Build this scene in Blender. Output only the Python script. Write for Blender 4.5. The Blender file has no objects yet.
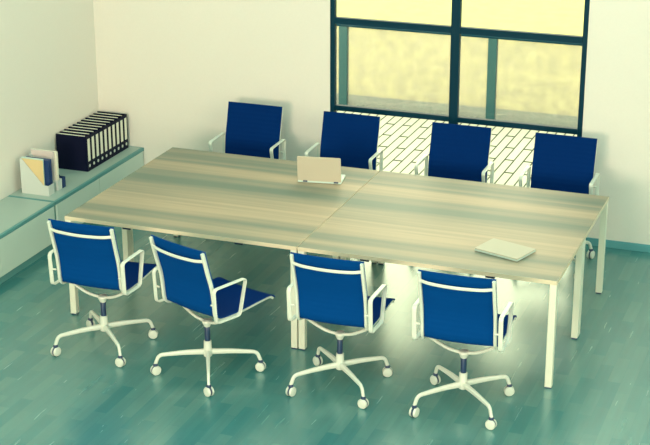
import bpy, bmesh, math, random
from mathutils import Vector, Matrix
random.seed(7)
S = bpy.context.scene
COL = S.collection

# ------------------------------------------------------------------ camera
cam_data = bpy.data.cameras.new('camera')
cam = bpy.data.objects.new('camera', cam_data)
COL.objects.link(cam)
cam.location = (3.4704, -9.6705, 4.3449)
cam.rotation_euler = (1.2227, 0.0005, 0.3557)
cam_data.sensor_width = 36.0
cam_data.lens = 1545.78 / 650.0 * 36.0
cam_data.clip_end = 300
S.camera = cam

# ------------------------------------------------------------------ sky and lights
W = bpy.data.worlds.new('sky'); S.world = W; W.use_nodes = True
nt = W.node_tree; nt.nodes.clear()
wo = nt.nodes.new('ShaderNodeOutputWorld'); bg = nt.nodes.new('ShaderNodeBackground')
tc = nt.nodes.new('ShaderNodeTexCoord'); sx = nt.nodes.new('ShaderNodeSeparateXYZ')
rp = nt.nodes.new('ShaderNodeValToRGB')
nt.links.new(tc.outputs['Generated'], sx.inputs[0]); nt.links.new(sx.outputs['Z'], rp.inputs[0])
cr = rp.color_ramp
cr.elements[0].position = 0.0; cr.elements[0].color = (1.0, 0.88, 0.60, 1)
cr.elements[1].position = 0.7; cr.elements[1].color = (1.0, 0.90, 0.64, 1)
nt.links.new(rp.outputs[0], bg.inputs[0]); bg.inputs[1].default_value = 5.5
nt.links.new(bg.outputs[0], wo.inputs[0])

sl = bpy.data.lights.new('sun', 'SUN'); sl.energy = 2.0; sl.color = (1.0, 0.93, 0.70); sl.angle = math.radians(3)
so = bpy.data.objects.new('sun', sl); COL.objects.link(so); so.location = (6, 4, 12)
so.rotation_euler = Vector((-0.75, -0.12, -1.0)).to_track_quat('-Z', 'Y').to_euler()

def area(name, loc, direction, sx_, sy_, power, color):
    l = bpy.data.lights.new(name, 'AREA'); l.shape = 'RECTANGLE'; l.size = sx_; l.size_y = sy_; l.energy = power; l.color = color
    o = bpy.data.objects.new(name, l); COL.objects.link(o); o.location = loc
    o.rotation_euler = Vector(direction).to_track_quat('-Z', 'Y').to_euler()
    return o
area('added_ceiling_fill', (1.8, -3.6, 4.9), (0, 0, -1), 8.6, 10.0, 240, (0.30, 0.90, 0.94))  # unseen teal fill from above, added to tint the shadows
area('added_front_key', (0.5, -10.9, 2.7), (-0.02, 1, -0.06), 2.4, 1.8, 680, (1.0, 0.79, 0.58))  # unseen warm key, added to brighten the back wall
area('added_side_key', (6.4, -5.5, 3.0), (-1, 0, -0.05), 8.0, 3.4, 400, (1.0, 0.77, 0.52))  # unseen warm side light, added to brighten the left wall

S.view_settings.view_transform = 'Standard'
S.view_settings.look = 'None'
S.view_settings.gamma = 1.0
S.view_settings.use_curve_mapping = False
S.view_settings.exposure = 0.0

# ------------------------------------------------------------------ materials
def srgb(r, g, b):
    f = lambda c: (c/255/12.92) if c/255 <= 0.04045 else ((c/255+0.055)/1.055)**2.4
    return (f(r), f(g), f(b), 1)
def mat(name, col, rough=0.5, metal=0.0, spec=0.5, bump=0, bscale=200, vary=0):
    m = bpy.data.materials.new(name); m.use_nodes = True
    n = m.node_tree.nodes; L = m.node_tree.links; b = n['Principled BSDF']
    b.inputs['Base Color'].default_value = col
    b.inputs['Roughness'].default_value = rough
    b.inputs['Metallic'].default_value = metal
    b.inputs['Specular IOR Level'].default_value = spec
    if vary or bump:
        t = n.new('ShaderNodeTexCoord'); no = n.new('ShaderNodeTexNoise')
        no.inputs['Scale'].default_value = bscale; no.inputs['Detail'].default_value = 3
        L.new(t.outputs['Object'], no.inputs['Vector'])
        if vary:
            mx = n.new('ShaderNodeMix'); mx.data_type = 'RGBA'
            mx.inputs[6].default_value = tuple(c*(1-vary) for c in col[:3])+(1,)
            mx.inputs[7].default_value = tuple(min(1, c*(1+vary)) for c in col[:3])+(1,)
            L.new(no.outputs['Fac'], mx.inputs[0]); L.new(mx.outputs[2], b.inputs['Base Color'])
        if bump:
            bp = n.new('ShaderNodeBump'); bp.inputs['Strength'].default_value = bump
            bp.inputs['Distance'].default_value = 0.002
            L.new(no.outputs['Fac'], bp.inputs['Height']); L.new(bp.outputs[0], b.inputs['Normal'])
    return m
def math_node(n, L, op, a, b=None):
    q = n.new('ShaderNodeMath'); q.operation = op
    for i, v in enumerate((a, b)):
        if v is None: continue
        if isinstance(v, (int, float)): q.inputs[i].default_value = v
        else: L.new(v, q.inputs[i])
    return q.outputs[0]

M = {}
M['wall'] = mat('wall_paint', (0.77, 0.725, 0.65, 1), 0.9, spec=0.1, bump=0.15, bscale=60, vary=0.02)
M['bounce_wall'] = mat('teal_bounce_paint', (0.03, 0.40, 0.45, 1), 0.9, spec=0.1)  # teal chosen so light bounced off the out-of-view walls tints the shade
M['baseboard'] = mat('baseboard_paint', (0.10, 0.33, 0.36, 1), 0.5)
M['frame'] = mat('window_frame_metal', (0.0, 0.030, 0.055, 1), 0.5, spec=0.12)
M['white_metal'] = mat('white_enamel', (0.62, 0.66, 0.58, 1), 0.28, spec=0.5)
M['leg_metal'] = mat('table_leg_enamel', (0.70, 0.72, 0.60, 1), 0.35)
M['plastic_dark'] = mat('dark_plastic', (0.006, 0.03, 0.09, 1), 0.35)
M['cabinet_front'] = mat('cabinet_front_laminate', (0.58, 0.68, 0.60, 1), 0.4, vary=0.02, bscale=5)
M['cabinet_body'] = mat('cabinet_carcass', (0.10, 0.30, 0.30, 1), 0.4)
M['cabinet_top'] = mat('cabinet_top_laminate', (0.36, 0.46, 0.41, 1), 0.35)
M['binder'] = mat('binder_board', (0.001, 0.003, 0.022, 1), 0.6, spec=0.15, bump=0.2, bscale=300)
M['paper'] = mat('paper', (0.78, 0.76, 0.62, 1), 0.8, vary=0.08, bscale=120)
M['label'] = mat('spine_label', (0.82, 0.80, 0.66, 1), 0.7)
M['holder'] = mat('white_cardboard', (0.60, 0.64, 0.60, 1), 0.7)
M['tan'] = mat('tan_card', (0.72, 0.55, 0.28, 1), 0.8)
M['pale'] = mat('pale_sheet', (0.55, 0.70, 0.64, 1), 0.8)
M['pink'] = mat('pinkish_sheet', (0.66, 0.58, 0.55, 1), 0.8)
M['navy'] = mat('navy_folder', (0.003, 0.03, 0.13, 1), 0.5)
M['laptop'] = mat('laptop_shell', (0.52, 0.47, 0.37, 1), 0.6, spec=0.2)
M['laptop_edge'] = mat('laptop_edge', (0.55, 0.66, 0.60, 1), 0.35)
M['screen'] = mat('laptop_screen', (0.01, 0.02, 0.04, 1), 0.15)
M['keys'] = mat('keyboard_keys', (0.03, 0.06, 0.09, 1), 0.5)
M['post'] = mat('terrace_post', (0.010, 0.075, 0.095, 1), 0.5)

def fabric(name, col):
    m = mat(name, col, 0.8, spec=0.04)
    n = m.node_tree.nodes; L = m.node_tree.links; b = n['Principled BSDF']
    t = n.new('ShaderNodeTexCoord'); w = n.new('ShaderNodeTexWave')
    w.wave_type = 'BANDS'; w.bands_direction = 'Z'; w.inputs['Scale'].default_value = 9
    L.new(t.outputs['Object'], w.inputs['Vector'])
    no = n.new('ShaderNodeTexNoise'); no.inputs['Scale'].default_value = 500
    L.new(t.outputs['Object'], no.inputs['Vector'])
    a = math_node(n, L, 'MULTIPLY', no.outputs['Fac'], 0.5)
    s = math_node(n, L, 'ADD', w.outputs['Fac'], a)
    bp = n.new('ShaderNodeBump'); bp.inputs['Strength'].default_value = 0.25; bp.inputs['Distance'].default_value = 0.002
    L.new(s, bp.inputs['Height']); L.new(bp.outputs[0], b.inputs['Normal'])
    return m
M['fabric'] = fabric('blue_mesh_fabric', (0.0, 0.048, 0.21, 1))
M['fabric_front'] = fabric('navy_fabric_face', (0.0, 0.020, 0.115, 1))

def floor_mat():
    m = mat('parquet', (0.2, 0.3, 0.3, 1), 0.3, spec=0.7)
    m.node_tree.nodes['Principled BSDF'].inputs['IOR'].default_value = 2.2
    n = m.node_tree.nodes; L = m.node_tree.links; b = n['Principled BSDF']
    t = n.new('ShaderNodeTexCoord'); mp = n.new('ShaderNodeMapping')
    mp.inputs['Rotation'].default_value[2] = math.pi/2
    L.new(t.outputs['Object'], mp.inputs['Vector'])
    b.inputs['Specular Tint'].default_value = (0.82, 1.0, 0.92, 1)
    br = n.new('ShaderNodeTexBrick')
    br.inputs['Color1'].default_value = (0.028, 0.172, 0.182, 1); br.inputs['Color2'].default_value = (0.085, 0.23, 0.22, 1)
    br.inputs['Mortar'].default_value = (0.026, 0.165, 0.172, 1)
    br.inputs['Scale'].default_value = 1.0; br.inputs['Mortar Size'].default_value = 0.0008
    br.inputs['Brick Width'].default_value = 0.38; br.inputs['Row Height'].default_value = 0.085
    br.inputs['Bias'].default_value = -0.1
    br.offset = 0.37; br.offset_frequency = 2
    L.new(mp.outputs[0], br.inputs['Vector'])
    mp2 = n.new('ShaderNodeMapping'); mp2.inputs['Scale'].default_value = (30, 2, 1)
    L.new(t.outputs['Object'], mp2.inputs['Vector'])
    no = n.new('ShaderNodeTexNoise'); no.inputs['Scale'].default_value = 1; no.inputs['Detail'].default_value = 4
    L.new(mp2.outputs[0], no.inputs['Vector'])
    mx = n.new('ShaderNodeMix'); mx.data_type = 'RGBA'; mx.blend_type = 'MULTIPLY'; mx.inputs[0].default_value = 0.3
    rr = n.new('ShaderNodeMapRange'); rr.inputs[1].default_value = 0.3; rr.inputs[2].default_value = 0.7
    rr.inputs[3].default_value = 0.75; rr.inputs[4].default_value = 1.15
    L.new(no.outputs['Fac'], rr.inputs[0])
    L.new(br.outputs['Color'], mx.inputs[6]); L.new(rr.outputs[0], mx.inputs[7])
    L.new(mx.outputs[2], b.inputs['Base Color'])
    r2 = n.new('ShaderNodeMapRange'); r2.inputs[3].default_value = 0.26; r2.inputs[4].default_value = 0.28
    L.new(no.outputs['Fac'], r2.inputs[0]); L.new(r2.outputs[0], b.inputs['Roughness'])
    return m
M['floor'] = floor_mat()

def wood_mat():
    m = mat('striped_oak_veneer', (0.6, 0.55, 0.35, 1), 0.5, spec=0.3)
    n = m.node_tree.nodes; L = m.node_tree.links; b = n['Principled BSDF']
    t = n.new('ShaderNodeTexCoord')
    def layer(scale, detail, off):
        mp = n.new('ShaderNodeMapping'); mp.inputs['Scale'].default_value = scale; mp.inputs['Location'].default_value = off
        L.new(t.outputs['Object'], mp.inputs['Vector'])
        no = n.new('ShaderNodeTexNoise'); no.inputs['Scale'].default_value = 1; no.inputs['Detail'].default_value = detail
        no.inputs['Distortion'].default_value = 0.3
        L.new(mp.outputs[0], no.inputs['Vector']); return no.outputs['Fac']
    a = layer((0.14, 6.0, 1), 1.6, (3, 1, 0)); f = layer((0.7, 26, 1), 3, (0, 5, 0)); g = layer((3, 160, 1), 2, (0, 9, 0))
    s = math_node(n, L, 'MULTIPLY', a, 0.74); s2 = math_node(n, L, 'MULTIPLY', f, 0.18); s3 = math_node(n, L, 'MULTIPLY', g, 0.08)
    s = math_node(n, L, 'ADD', s, s2); s = math_node(n, L, 'ADD', s, s3)
    r = n.new('ShaderNodeValToRGB'); c = r.color_ramp
    c.elements[0].position = 0.36; c.elements[0].color = (0.155, 0.195, 0.155, 1)
    c.elements[1].position = 0.64; c.elements[1].color = (0.46, 0.35, 0.24, 1)
    e = c.elements.new(0.47); e.color = (0.245, 0.24, 0.18, 1)
    e = c.elements.new(0.55); e.color = (0.34, 0.285, 0.20, 1)
    L.new(s, r.inputs[0]); L.new(r.outputs[0], b.inputs['Base Color'])
    return m
M['wood'] = wood_mat()
M['wood_edge'] = mat('veneer_edge_band', (0.66, 0.58, 0.42, 1), 0.45, vary=0.1, bscale=4)

def paver_mat():
    m = mat('white_pavers', (0.9, 0.9, 0.7, 1), 0.8, spec=0.1)
    n = m.node_tree.nodes; L = m.node_tree.links; b = n['Principled BSDF']
    t = n.new('ShaderNodeTexCoord'); mp = n.new('ShaderNodeMapping')
    mp.inputs['Scale'].default_value = (1, 0.4, 1); mp.inputs['Rotation'].default_value[2] = math.pi/2
    L.new(t.outputs['Object'], mp.inputs['Vector'])
    br = n.new('ShaderNodeTexBrick')
    br.inputs['Color1'].default_value = (0.27, 0.31, 0.27, 1); br.inputs['Color2'].default_value = (0.30, 0.34, 0.305, 1)
    br.inputs['Mortar'].default_value = (0.02, 0.03, 0.02, 1)
    br.inputs['Scale'].default_value = 1.0; br.inputs['Mortar Size'].default_value = 0.0075
    br.inputs['Mortar Smooth'].default_value = 0.2
    br.inputs['Brick Width'].default_value = 0.30; br.inputs['Row Height'].default_value = 0.088
    br.offset = 0.5; br.offset_frequency = 2
    L.new(mp.outputs[0], br.inputs['Vector']); L.new(br.outputs['Color'], b.inputs['Base Color'])
    return m
M['paver'] = paver_mat()
def ground_mat(name, c1, c2, scale):
    m = mat(name, c1, 0.95, spec=0.05)
    n = m.node_tree.nodes; L = m.node_tree.links; b = n['Principled BSDF']
    t = n.new('ShaderNodeTexCoord'); no = n.new('ShaderNodeTexNoise')
    no.inputs['Scale'].default_value = scale; no.inputs['Detail'].default_value = 4; no.inputs['Roughness'].default_value = 0.7
    L.new(t.outputs['Object'], no.inputs['Vector'])
    r = n.new('ShaderNodeValToRGB'); r.color_ramp.elements[0].position = 0.38; r.color_ramp.elements[1].position = 0.62
    r.color_ramp.elements[0].color = c1; r.color_ramp.elements[1].color = c2
    L.new(no.outputs['Fac'], r.inputs[0]); L.new(r.outputs[0], b.inputs['Base Color'])
    return m
M['gravel'] = ground_mat('green_grey_gravel', (0.05, 0.10, 0.07, 1), (0.17, 0.22, 0.165, 1), 22)
M['sand'] = ground_mat('pale_sand', (0.26, 0.28, 0.130, 1), (0.285, 0.30, 0.142, 1), 5)

def glass_mat(name, tint, haze, hazecol):
    m = bpy.data.materials.new(name); m.use_nodes = True
    n = m.node_tree.nodes; L = m.node_tree.links; n.clear()
    o = n.new('ShaderNodeOutputMaterial'); tr = n.new('ShaderNodeBsdfTransparent'); gl = n.new('ShaderNodeBsdfGlossy')
    df = n.new('ShaderNodeBsdfDiffuse'); df.inputs[0].default_value = hazecol
    tr.inputs[0].default_value = tint; gl.inputs['Roughness'].default_value = 0.03
    fr = n.new('ShaderNodeFresnel'); fr.inputs[0].default_value = 1.25
    mx = n.new('ShaderNodeMixShader'); mx2 = n.new('ShaderNodeMixShader')
    L.new(fr.outputs[0], mx.inputs[0]); L.new(tr.outputs[0], mx.inputs[1]); L.new(gl.outputs[0], mx.inputs[2])
    if haze:
        t = n.new('ShaderNodeTexCoord'); no = n.new('ShaderNodeTexNoise'); no.inputs['Scale'].default_value = 9; no.inputs['Detail'].default_value = 6
        L.new(t.outputs['Object'], no.inputs['Vector'])
        r = n.new('ShaderNodeMapRange'); r.inputs[1].default_value = 0.3; r.inputs[2].default_value = 0.7
        r.inputs[3].default_value = haze*0.7; r.inputs[4].default_value = haze*1.3
        L.new(no.outputs['Fac'], r.inputs[0]); L.new(r.outputs[0], mx2.inputs[0])
    else: mx2.inputs[0].default_value = 0
    L.new(mx.outputs[0], mx2.inputs[1]); L.new(df.outputs[0], mx2.inputs[2]); L.new(mx2.outputs[0], o.inputs[0])
    return m
M['glass'] = glass_mat('window_glass', (0.97, 1.0, 0.97, 1), 0, (1, 1, 1, 1))
M['balustrade_glass'] = glass_mat('balustrade_glass', (0.97, 0.94, 1.0, 1), 0.32, (0.34, 0.34, 0.36, 1))

# ------------------------------------------------------------------ mesh helpers
def obj(name, bm, m, parent=None, smooth=False, bevel=0, seg=2):
    me = bpy.data.meshes.new(name); bm.normal_update(); bm.to_mesh(me); bm.free()
    for k in (m if isinstance(m, (list, tuple)) else [m]): me.materials.append(k)
    o = bpy.data.objects.new(name, me); COL.objects.link(o)
    if parent: o.parent = parent
    if smooth:
        for p in me.polygons: p.use_smooth = True
        me.set_sharp_from_angle(angle=math.radians(40))
    if bevel:
        b = o.modifiers.new('bevel', 'BEVEL'); b.width = bevel; b.segments = seg; b.limit_method = 'ANGLE'
    return o
def thing(name, label, cat, loc=(0, 0, 0), rz=0, group=None):
    o = bpy.data.objects.new(name, None); COL.objects.link(o)
    o.location = loc; o.rotation_euler = (0, 0, rz); o.empty_display_size = 0.1
    return tag(o, label, cat, group)
def tag(o, label, cat, group=None):
    o['label'] = label; o['category'] = cat
    if group: o['group'] = group
    return o
def struct(o):
    o['kind'] = 'structure'; return o
def box(bm, x0, x1, y0, y1, z0, z1, mi=0):
    v = [bm.verts.new(p) for p in ((x0,y0,z0),(x1,y0,z0),(x1,y1,z0),(x0,y1,z0),(x0,y0,z1),(x1,y0,z1),(x1,y1,z1),(x0,y1,z1))]
    for f in ((3,2,1,0),(4,5,6,7),(0,1,5,4),(1,2,6,5),(2,3,7,6),(3,0,4,7)):
        bm.faces.new([v[i] for i in f]).material_index = mi
    return v
def B(*a):
    bm = bmesh.new(); box(bm, *a); return bm
def prism(bm, pts, axis, a, b, mi=0):
    """polygon pts (2D) extruded from a to b along axis"""
    def P(p, t):
        return {'y': (p[0], t, p[1]), 'x': (t, p[0], p[1]), 'z': (p[0], p[1], t)}[axis]
    A = [bm.verts.new(P(p, a)) for p in pts]; C = [bm.verts.new(P(p, b)) for p in pts]
    fs = [bm.faces.new(A), bm.faces.new(C[::-1])]
    n = len(pts)
    for i in range(n): fs.append(bm.faces.new([A[i], C[i], C[(i+1) % n], A[(i+1) % n]]))
    for f in fs: f.material_index = mi
    bmesh.ops.recalc_face_normals(bm, faces=fs)
def smooth_path(pts, n=6, closed=False):
    """Catmull-Rom"""
    P = [Vector(p) for p in pts]; out = []; N = len(P)
    segs = N if closed else N-1
    for i in range(segs):
        if closed: p0, p1, p2, p3 = P[(i-1) % N], P[i], P[(i+1) % N], P[(i+2) % N]
        else:
            p1, p2 = P[i], P[i+1]; p0 = P[i-1] if i else p1*2-p2; p3 = P[i+2] if i+2 < N else p2*2-p1
        for k in range(n):
            t = k/n
            out.append(0.5*((2*p1)+(p2-p0)*t+(2*p0-5*p1+4*p2-p3)*t*t+(3*p1-p0-3*p2+p3)*t**3))
    if not closed: out.append(P[-1])
    return out
def round_corners(pts, r, n=5, closed=False):
    P = [Vector(p) for p in pts]; N = len(P); out = []
    for i in range(N):
        if not closed and i in (0, N-1): out.append(P[i]); continue
        a, b, c = P[i-1], P[i], P[(i+1) % N]
        u = (a-b); w = (c-b); d = min(r, u.length*0.45, w.length*0.45)
        s = b+u.normalized()*d; t = b+w.normalized()*d
        for k in range(n+1):
            q = k/n; out.append(s*(1-q)**2+b*2*q*(1-q)+t*q*q)
    return out
def sweep(bm, pts, section, closed=False, up=None, scales=None):
    """section: list of (a,b) offsets; a along the side vector, b along the normal. up fixes the side vector."""
    P = [Vector(p) for p in pts]; N = len(P); rings = []; prev = None
    for i in range(N):
        if closed: t = P[(i+1) % N]-P[i-1]
        else: t = P[min(i+1, N-1)]-P[max(i-1, 0)]
        t.normalize()
        if up is not None: s = Vector(up); s = (s-t*s.dot(t)).normalized()
        else:
            if prev is None:
                s = Vector((0, 0, 1)) if abs(t.z) < 0.9 else Vector((1, 0, 0))
            else: s = prev
            s = (s-t*s.dot(t)).normalized(); prev = s
        nrm = t.cross(s)
        k = scales[i] if scales else 1
        k = k if isinstance(k, tuple) else (k, k)
        rings.append([bm.verts.new(P[i]+s*a*k[0]+nrm*b*k[1]) for a, b in section])
    m = len(section); fs = []
    for i in range(N if closed else N-1):
        A, C = rings[i], rings[(i+1) % N]
        for j in range(m): fs.append(bm.faces.new([A[j], A[(j+1) % m], C[(j+1) % m], C[j]]))
    if not closed: fs += [bm.faces.new(rings[0][::-1]), bm.faces.new(rings[-1])]
    bmesh.ops.recalc_face_normals(bm, faces=fs)
    return fs
def circle(r, n=12): return [(r*math.cos(2*math.pi*i/n), r*math.sin(2*math.pi*i/n)) for i in range(n)]
def rrect(w, h, r=0.25, n=3):
    q = []; rr = min(w, h)*r
    for cx, cy, a0 in ((w/2-rr, h/2-rr, 0), (-w/2+rr, h/2-rr, 90), (-w/2+rr, -h/2+rr, 180), (w/2-rr, -h/2+rr, 270)):
        for k in range(n+1):
            a = math.radians(a0+90*k/n); q.append((cx+rr*math.cos(a), cy+rr*math.sin(a)))
    return q
def lathe(bm, prof, n=24, M4=None):
    """prof (r,z) about Z, then matrix"""
    rings = []
    for r, z in prof:
        rings.append([bm.verts.new((r*math.cos(2*math.pi*i/n), r*math.sin(2*math.pi*i/n), z)) for i in range(n)])
    fs = []
    for a, c in zip(rings, rings[1:]):
        for i in range(n): fs.append(bm.faces.new([a[i], a[(i+1) % n], c[(i+1) % n], c[i]]))
    fs += [bm.faces.new(rings[0][::-1]), bm.faces.new(rings[-1])]
    bmesh.ops.recalc_face_normals(bm, faces=fs)
    if M4 is not None: bmesh.ops.transform(bm, matrix=M4, verts=[v for r in rings for v in r])
    return fs
def dup(root, loc, rz, label, group=None):
    r = root.copy(); COL.objects.link(r); r.location = loc; r.rotation_euler = (0, 0, rz); r['label'] = label
    if group: r['group'] = group
    for ch in list(root.children):
        c = ch.copy(); COL.objects.link(c); c.parent = r
        for g in list(ch.children):
            d = g.copy(); COL.objects.link(d); d.parent = c
    return r

# ------------------------------------------------------------------ setting
YW = 1.795; XL = -2.888
struct(obj('floor', B(XL-0.2, 6.5, -11.0, YW+0.10, -0.12, 0.0), M['floor']))
WX0, WX1, WZ = -0.7476, 1.334, 4.40
bm = bmesh.new(); TH = 0.10; ZC = 5.0; YF = -11.0; XR = 6.5
box(bm, XL, WX0, YW, YW+TH, 0, ZC); box(bm, WX1, XR, YW, YW+TH, 0, ZC); box(bm, WX0, WX1, YW, YW+TH, WZ, ZC)
struct(obj('wall_back', bm, M['wall']))
struct(obj('wall_left', B(XL-0.12, XL, YF, YW+TH, 0, ZC), M['wall']))
struct(obj('added_wall_right', B(XR, XR+0.12, YF, YW+TH, 0, ZC), M['bounce_wall']))  # out of view, added for its teal bounce
struct(obj('added_wall_front', B(XL-0.12, XR+0.12, YF-0.12, YF, 0, ZC), M['bounce_wall']))  # unseen wall, added to close the room and bounce teal light
struct(obj('added_ceiling', B(XL-0.12, XR+0.12, YF-0.12, YW+TH, ZC, ZC+0.1), M['wall']))  # unseen lid, added to keep sky and sun out of the interior
struct(obj('baseboard_back', B(WX1, 6.5, YW-0.014, YW, 0, 0.062), M['baseboard'], bevel=0.003))
struct(obj('baseboard_corner', B(-2.46, WX0, YW-0.014, YW, 0, 0.062), M['baseboard'], bevel=0.003))

# window
win = bpy.data.objects.new('window_1', None); COL.objects.link(win); win.location = (0.293, YW, 0); struct(win)
ox = -0.293
def wbar(name, x0, x1, z0, z1, d=0.05):
    return obj(name, B(x0+ox, x1+ox, 0.002, d, z0, z1), M['frame'], win, bevel=0.003)
JW = 0.040
wbar('jamb', WX0, WX0+JW, 0, WZ); wbar('jamb', WX1-JW, WX1, 0, WZ)
wbar('mullion', 0.258, 0.330, 0.0, WZ)
for a, b in ((WX0+JW, 0.258), (0.330, WX1-JW)):
    wbar('bottom_rail', a, b, 0.893, 0.936); wbar('transom', a, b, 1.612, 1.664)
    wbar('head_rail', a, b, WZ-JW, WZ); wbar('threshold', a, b, 0.0, 0.03)
    for z0, z1 in ((0.03, 0.893), (0.936, 1.612), (1.664, WZ-JW)):
        obj('pane', B(a+ox, b+ox, 0.030, 0.036, z0, z1), M['glass'], win)

# terrace outside
struct(obj('terrace_paving', B(-6, 8, YW+TH, 4.93, -0.12, -0.004), M['paver']))
g = obj('gravel_strip', B(-8, 9, 4.93, 5.42, -0.12, -0.004), M['gravel']); tag(g, 'strip of green grey gravel along the far edge of the paved terrace', 'gravel'); g['kind'] = 'stuff'
struct(obj('open_ground', B(-60, 60, 5.42, 90, -0.12, -0.006), M['sand']))
bal = thing('glass_balustrade', 'low glass balustrade with teal posts at the far edge of the terrace', 'railing', (-0.2, 5.0, -0.004))
for i in range(-2, 4):
    x = -1.60*0 + i*1.575
    obj('post', B(x-0.045, x+0.045, -0.03, 0.03, 0, 0.838), M['post'], bal, bevel=0.004)
    if i < 3: obj('glass_panel', B(x+0.045, x+1.53, -0.006, 0.006, 0.0, 0.836), M['balustrade_glass'], bal)
obj('handrail', B(-2*1.575-0.06, 3*1.575+0.06, -0.03, 0.03, 0.838, 0.860), M['frame'], bal, bevel=0.004)

# ------------------------------------------------------------------ cabinets
XC = -2.463; HC = 0.388; HP = 0.072
def cabinet(y0, y1, label):
    t = thing('low_cabinet', label, 'cabinet', (XC, (y0+y1)/2, 0), 0, 'low cabinets along the left wall')
    h = (y1-y0)/2-0.0015; d = XL-XC+0.002
    bm = bmesh.new(); box(bm, d, -0.02, -h, h, HP, HC-0.012)
    obj('body', bm, M['cabinet_body'], t, bevel=0.002)
    obj('top_panel', B(d, 0.0, -h, h, HC-0.028, HC), M['cabinet_body'], t, bevel=0.002)
    obj('top_inlay', B(d+0.004, -0.022, -h+0.016, h-0.016, HC-0.001, HC+0.0015), M['cabinet_top'], t)
    obj('plinth', B(d, -0.03, -h, h, 0, HP), M['cabinet_body'], t)
    for a, b in ((-h+0.016, -0.052), (-0.048, h-0.016)):
        obj('door', B(-0.019, 0.0, a, b, HP, HC-0.030), M['cabinet_front'], t, bevel=0.002)
    return t
cabinet(0.262, YW-0.002, 'low pale cabinet in the corner carrying the row of black binders')
cabinet(-1.285, 0.258, 'low pale cabinet cut by the left edge, its top left empty')
CT = HC+0.0015

# ------------------------------------------------------------------ ring binders
def binder(lab):
    t = thing('ring_binder', lab, 'binder', (0, 0, 0), 0, 'black binders in a row on the cabinet')
    w, d, h = 0.069, 0.284, 0.300     # spine faces +x ; thickness along y
    bm = bmesh.new()
    box(bm, -d/2, d/2, -w/2, -w/2+0.004, 0, h); box(bm, -d/2, d/2, w/2-0.004, w/2, 0, h)
    box(bm, d/2-0.004, d/2, -w/2+0.004, w/2-0.004, 0, h)
    obj('cover', bm, M['binder'], t)
    obj('pages', B(-d/2+0.012, d/2-0.035, -w/2+0.0045, w/2-0.026, 0.006, h-0.006), M['paper'], t)
    obj('spine_label', B(d/2, d/2+0.001, -0.019, 0.019, 0.085, 0.275), M['label'], t)
    bm = bmesh.new(); lathe(bm, [(0.013, 0), (0.013, 0.002), (0.007, 0.002), (0.007, 0.0005)], 16, Matrix.Translation((d/2, 0, 0.045)) @ Matrix.Rotation(math.pi/2, 4, 'Y'))
    obj('finger_ring', bm, M['white_metal'], t)
    return t
ordn = ['nearest the magazine files', 'second from the magazine files', 'third from the magazine files', 'fourth from the magazine files',
        'fifth from the magazine files', 'fifth from the room corner', 'fourth from the room corner', 'third from the room corner', 'second from the room corner', 'nearest the room corner']
b0 = binder('x')
for i in range(10):
    lab = 'black ring binder with white spine label, ' + ordn[i]
    y = 1.05+i*0.0727
    loc = (-2.728, y, CT); rz = random.uniform(-0.002, 0.002)
    if i == 0: b0.location = loc; b0['label'] = lab
    else: dup(b0, loc, rz, lab)

# ------------------------------------------------------------------ magazine files
def mag_file(w, m, label, loc, rz=0):
    t = thing('magazine_file', label, 'magazine file', loc, rz)
    d, h, lo, k = 0.245, 0.285, 0.085, 0.003
    side = [(-d/2, 0), (d/2, 0), (d/2, lo), (d/2-0.045, lo), (-d/2+0.02, h), (-d/2, h)]
    bm = bmesh.new(); prism(bm, side, 'y', -w/2, -w/2+k); prism(bm, side, 'y', w/2-k, w/2)
    box(bm, -d/2, -d/2+k, -w/2+k, w/2-k, 0, h); box(bm, d/2-k, d/2, -w/2+k, w/2-k, 0, lo); box(bm, -d/2+k, d/2-k, -w/2+k, w/2-k, 0, k)
    obj('case', bm, m, t); return t
mag_file(0.085, M['holder'], 'white cardboard magazine file with slanted side, holding tan card', (-2.695, 0.40, CT))
mag_file(0.062, M['holder'], 'narrow white magazine file holding a tall pinkish document', (-2.695, 0.535, CT))
mag_file(0.045, M['navy'], 'dark navy magazine file beside the narrow white one', (-2.695, 0.600, CT))
def doc(name, m, label, cat, x0, x1, y0, y1, z1, z0=0.004):
    o = obj(name, B(x0, x1, y0, y1, CT+z0, CT+z1), m, bevel=0.001); tag(o, label, cat); return o
doc('card_folder', M['tan'], 'tan card folder standing in the wide white magazine file', 'folder', -2.806, -2.615, 0.3645, 0.368, 0.288)
doc('document', M['pale'], 'pale green document behind the tan card folder', 'document', -2.810, -2.618, 0.371, 0.384, 0.296)
doc('folder', M['navy'], 'navy folder at the far side of the wide white magazine file', 'folder', -2.800, -2.580, 0.388, 0.436, 0.284)
doc('document', M['pink'], 'tall pinkish document standing in the narrow white magazine file', 'document', -2.806, -2.602, 0.509, 0.522, 0.318)
doc('document', M['paper'], 'cream document standing beside the tall pinkish one', 'document', -2.812, -2.585, 0.526, 0.548, 0.315)

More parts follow.
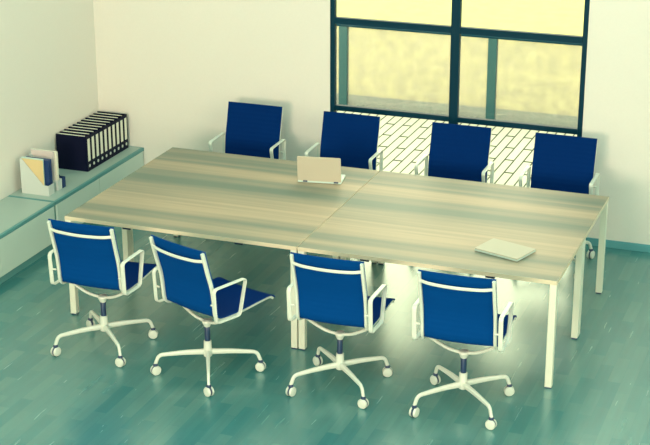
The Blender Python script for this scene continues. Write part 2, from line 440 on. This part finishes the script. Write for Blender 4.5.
# ------------------------------------------------------------------ table
L2, W2, H = 1.731, 0.860, 0.74
def table(sgn, label):
    t = thing('conference_table', label, 'table', (sgn*L2/2, 0, 0), 0, 'two halves of the conference table')
    h = L2/2-0.0024
    bm = bmesh.new(); box(bm, -h, h, -W2, W2, H-0.028, H)
    for f in bm.faces:
        if abs(f.calc_center_median().z-H) > 1e-4: f.material_index = 1
    obj('tabletop', bm, [M['wood'], M['wood_edge']], t, bevel=0.0015)
    lw = 0.045
    bm = bmesh.new()
    bm.free()
    for y0 in (-W2+0.075, -0.12, 0.08, W2-0.115):
        obj('under_rail', B(-h+0.035, h-0.035, y0, y0+0.04, H-0.056, H-0.0285), M['leg_metal'], t, bevel=0.002)
        for x0 in (-0.42, 0.42):
            obj('rail_clip', B(x0-0.03, x0+0.03, y0-0.012, y0-0.0002, H-0.066, H-0.0285), M['plastic_dark'], t)
    for x0 in (-h+0.002, h-lw-0.002):
        for a, b in ((-W2+lw+0.002, -lw-0.001), (lw+0.001, W2-lw-0.002)):
            obj('end_rail', B(x0+0.012, x0+lw-0.012, a, b, H-0.050, H-0.0285), M['leg_metal'], t, bevel=0.002)
    for x0 in (-h+0.002, h-lw-0.002):
        for y0 in (-W2+0.002, -lw-0.001, 0.001, W2-lw-0.002):
            lg = obj('leg', B(x0, x0+lw, y0, y0+lw, 0.008, H-0.0285), M['leg_metal'], t, bevel=0.003)
            obj('foot_pad', B(x0+0.003, x0+lw-0.003, y0+0.003, y0+lw-0.003, 0, 0.008), M['plastic_dark'], lg)
    return t
table(-1, 'left half of the pale striped wood conference table, beside the cabinets')
table(1, 'right half of the pale striped wood conference table, with closed laptop')

# ------------------------------------------------------------------ chair
def chair():
    t = thing('office_chair', 'x', 'chair')
    prof = [(-0.243, 0.938), (-0.230, 0.89), (-0.205, 0.80), (-0.178, 0.71), (-0.165, 0.64), (-0.158, 0.57), (-0.152, 0.52),
            (-0.130, 0.484), (-0.085, 0.472), (0.0, 0.468), (0.12, 0.472), (0.25, 0.480), (0.335, 0.484), (0.365, 0.478)]
    sp = smooth_path([(0, y, z) for y, z in prof], 4)
    HW = 0.236
    # sling fabric: back and seat
    def sling(path, nx=10, th=0.007):
        bm = bmesh.new(); G = []
        n = len(path)
        for side in (0, 1):
            g = []
            for i, p in enumerate(path):
                tt = (path[min(i+1, n-1)]-path[max(i-1, 0)]).normalized(); nr = Vector((0, -tt.z, tt.y)); nr = nr if nr.y+nr.z > 0 else -nr
                row = []
                for j in range(nx+1):
                    x = -HW+2*HW*j/nx; sag = 0.010*(1-(x/HW)**2)
                    row.append(bm.verts.new(p+Vector((x, 0, 0))+nr*0.014-nr*(sag+(th/2 if side else -th/2))))
                g.append(row)
            G.append(g)
        fs = []
        for s in (0, 1):
            for i in range(n-1):
                for j in range(nx):
                    f = bm.faces.new([G[s][i][j], G[s][i][j+1], G[s][i+1][j+1], G[s][i+1][j]]); f.material_index = 1-s; fs.append(f)
        for i in range(n-1):
            for j in (0, nx): fs.append(bm.faces.new([G[0][i][j], G[1][i][j], G[1][i+1][j], G[0][i+1][j]]))
        for j in range(nx):
            for i in (0, n-1): fs.append(bm.faces.new([G[0][i][j], G[0][i][j+1], G[1][i][j+1], G[1][i][j]]))
        bmesh.ops.recalc_face_normals(bm, faces=fs)
        return bm
    k = min(range(len(sp)), key=lambda i: abs(sp[i].y+0.130)+abs(sp[i].z-0.484))
    top = [Vector((0, -0.249, 0.964))]+sp[:k+1]
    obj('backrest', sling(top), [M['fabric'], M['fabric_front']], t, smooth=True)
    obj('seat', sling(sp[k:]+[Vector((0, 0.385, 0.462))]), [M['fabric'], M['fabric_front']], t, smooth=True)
    # side rails
    for s in (-1, 1):
        bm = bmesh.new()
        pts = [Vector((s*0.226, p.y, p.z)) for p in ([Vector((0, -0.248, 0.956))]+sp+[Vector((0, 0.380, 0.466))])]
        sweep(bm, pts, rrect(0.020, 0.026, 0.35), up=(1, 0, 0), scales=[(1, 1) if p.z > 0.5 else (0.8, 0.62) for p in pts])
        obj('side_rail', bm, M['white_metal'], t, smooth=True)
    # upper back bow
    bm = bmesh.new()
    pts = smooth_path([(-0.220, -0.240, 0.902), (-0.15, -0.258, 0.896), (0, -0.268, 0.893), (0.15, -0.258, 0.896), (0.220, -0.240, 0.902)], 5)
    sweep(bm, pts, rrect(0.020, 0.012, 0.45)); obj('back_bar', bm, M['white_metal'], t, smooth=True)
    # arms: closed band loops beside the seat
    for s in (-1, 1):
        x = s*0.266
        loop = round_corners([(x, -0.200, 0.712), (x, 0.088, 0.708), (x, 0.028, 0.474), (x, -0.186, 0.484)], 0.030, 6, True)
        bm = bmesh.new(); sweep(bm, loop, rrect(0.028, 0.008, 0.4), closed=True, up=(1, 0, 0))
        a = obj('armrest', bm, M['white_metal'], t, smooth=True)
        bm = bmesh.new()
        for y, z in ((-0.190, 0.60),):
            yy = y+0
            sweep(bm, [(s*0.230, yy, z), (s*0.258, yy, z)], circle(0.006, 10), up=(0, 0, 1))
        obj('bracket', bm, M['white_metal'], a, smooth=True)
    # seat spreaders (bow below the seat)
    for y in (-0.03,):
        bm = bmesh.new()
        pts = smooth_path([(-0.226, y, 0.462), (-0.17, y*0.9, 0.425), (-0.085, y*0.6, 0.382), (0, y*0.25, 0.366), (0.085, y*0.6, 0.382), (0.17, y*0.9, 0.425), (0.226, y, 0.462)], 4)
        sweep(bm, pts, rrect(0.018, 0.020, 0.45), up=(0, 1, 0)); obj('spreader', bm, M['white_metal'], t, smooth=True)
    bm = bmesh.new(); lathe(bm, [(0.020, 0.330), (0.026, 0.345), (0.034, 0.362), (0.030, 0.374), (0.012, 0.376)]); obj('mounting_plate', bm, M['white_metal'], t, smooth=True)
    bm = bmesh.new(); lathe(bm, [(0.0185, 0.225), (0.0185, 0.332), (0.017, 0.334)]); obj('gas_column', bm, M['plastic_dark'], t, smooth=True)
    bm = bmesh.new(); lathe(bm, [(0.018, 0.118), (0.027, 0.124), (0.029, 0.16), (0.026, 0.185), (0.025, 0.228), (0.020, 0.231)]); obj('hub', bm, M['white_metal'], t, smooth=True)
    # four-star base and twin-wheel casters
    for q in range(4):
        a = math.radians(45+90*q); c, s = math.cos(a), math.sin(a)
        P = lambda r, z: Vector((r*c, r*s, z))
        pts = round_corners([P(0.012, 0.152), P(0.15, 0.151), P(0.318, 0.138), P(0.340, 0.076)], 0.045, 6)
        n = len(pts); sc = []
        for i, p in enumerate(pts):
            r = math.hypot(p.x, p.y); k = 1-0.42*min(1, r/0.33); sc.append((k, 1.15-0.45*min(1, r/0.33)))
        bm = bmesh.new(); sweep(bm, pts, rrect(0.040, 0.026, 0.45), scales=sc, up=(-s, c, 0) if False else None)
        lg = obj('base_leg', bm, M['white_metal'], t, smooth=True)
        wa = math.radians((20, -35, 75, -10)[q])
        T = Matrix.Translation((0.340*c, 0.340*s, 0)) @ Matrix.Rotation(wa, 4, 'Z')
        cs = obj('caster', bmesh.new(), M['plastic_dark'], t)
        bm = bmesh.new(); bm.from_mesh(cs.data)
        lathe(bm, [(0.0145, 0.060), (0.0165, 0.064), (0.0165, 0.076), (0.012, 0.080)], 16, T)
        sweep(bm, [(0, -0.006, 0.033), (0, 0.006, 0.033)], circle(0.030, 16), up=(0, 0, 1))
        for v in bm.verts[-32:]: v.co = T @ v.co
        bm.to_mesh(cs.data); bm.free()
        for p in cs.data.polygons: p.use_smooth = True
        for sd in (-1, 1):
            bm = bmesh.new()
            MM = T @ Matrix.Translation((0, sd*0.006, 0.0325)) @ Matrix.Rotation(-sd*math.pi/2, 4, 'X')
            lathe(bm, [(0.025, 0.0), (0.032, 0.002), (0.0325, 0.008), (0.029, 0.015), (0.014, 0.018), (0.003, 0.0185)], 24, MM)
            obj('wheel', bm, M['white_metal'], cs, smooth=True)
    return t
C0 = chair()
front = 'front row of office chairs seen from behind'; back = 'far row of office chairs facing the camera'
spots = [(-1.235, -1.265, 0, 'blue mesh office chair in the front row nearest the cabinets', front),
         (-0.415, -1.393, -20, 'blue mesh office chair in the front row turned aside from the table', front),
         (0.452, -1.28, 0, 'blue mesh office chair in front of the double middle table legs', front),
         (1.260, -1.28, 1, 'blue mesh office chair in the front row nearest the closed laptop', front),
         (-1.285, 1.265, 180, 'blue mesh office chair on the far side against the plain wall, nearest the binders', back),
         (-0.455, 1.265, 180, 'blue mesh office chair on the far side right behind the open laptop', back),
         (0.450, 1.265, 180, 'blue mesh office chair on the far side before the window, below its central mullion', back),
         (1.270, 1.265, 180, 'blue mesh office chair on the far side at the right end of the table', back)]
for i, (x, y, a, lab, grp) in enumerate(spots):
    if i == 0:
        C0.location = (x, y, 0); C0.rotation_euler = (0, 0, math.radians(a)); C0['label'] = lab; C0['group'] = grp
    else: dup(C0, (x, y, 0), math.radians(a), lab, grp)

# ------------------------------------------------------------------ laptops
def rbox(name, w, d, h, m, parent, loc, rx=0, r=0.008):
    bm = bmesh.new()
    P = []
    for cx, cy, a0 in ((w/2-r, d/2-r, 0), (-w/2+r, d/2-r, 90), (-w/2+r, -d/2+r, 180), (w/2-r, -d/2+r, 270)):
        for k in range(5):
            a = math.radians(a0+90*k/4); P.append((cx+r*math.cos(a), cy+r*math.sin(a)))
    prism(bm, P, 'z', 0, h)
    o = obj(name, bm, m, parent, bevel=min(0.002, h*0.3)); o.location = loc; o.rotation_euler = (rx, 0, 0); return o
def laptop(label, loc, rz, open_):
    """origin at the base centre; hinge along +y for closed, user at -y"""
    t = thing('laptop', label, 'laptop', loc, rz)
    w, d = 0.325, (0.198 if open_ else 0.232)
    base = rbox('base', w, d, 0.012, M['laptop_edge'], t, (0, 0, 0.003))
    bm = bmesh.new()
    for sx_ in (-1, 1):
        for sy_ in (-1, 1):
            lathe(bm, [(0.008, 0), (0.008, 0.003)], 12, Matrix.Translation((sx_*0.14, sy_*0.08, 0)))
    obj('feet', bm, M['plastic_dark'], t)
    for x in (-0.125, 0.105):
        bm = bmesh.new(); sweep(bm, [(x-0.016, d/2+0.001, 0.014), (x+0.016, d/2+0.001, 0.014)], circle(0.0055, 10), up=(0, 0, 1))
        obj('hinge', bm, M['plastic_dark'], t, smooth=True)
    if open_:
        bm = bmesh.new()
        for r in range(5):
            for c in range(13): box(bm, -0.14+c*0.0217, -0.14+c*0.0217+0.018, 0.060-r*0.018, 0.074-r*0.018, 0.015, 0.0165)
        obj('keyboard', bm, M['keys'], t)
        obj('touchpad', B(-0.045, 0.045, -0.085, -0.03, 0.015, 0.0155), M['laptop'], t)
        ang = math.radians(90+9)   # opened past upright
        lid = bpy.data.objects.new('lid', None)
        lid = rbox('lid', w, d, 0.006, M['laptop'], t, (0, d/2-0.010, 0.0155))
        for v in lid.data.vertices: v.co.y -= d/2; 
        lid.rotation_euler = (-ang, 0, 0)
        sc = obj('screen', B(-w/2+0.012, w/2-0.012, -d+0.014, -0.018, -0.001, 0.0005), M['screen'], lid)
    else:
        rbox('lid', w, d, 0.007, M['laptop'], t, (0, 0, 0.0155))
    return t
# open laptop: hinge line towards the camera
th = math.radians(10+180)
hx, hy = (-0.487-0.157)/2, (0.385+0.440)/2
laptop('open laptop showing the back of its pale lid on the left half of the table', (hx-math.sin(th)*-0.0-math.sin(math.radians(10))*0.099, hy+math.cos(math.radians(10))*0.099, H), th, True)
laptop('closed pale laptop lying on the right half of the table', (1.299, -0.471, H), math.radians(-18), False)
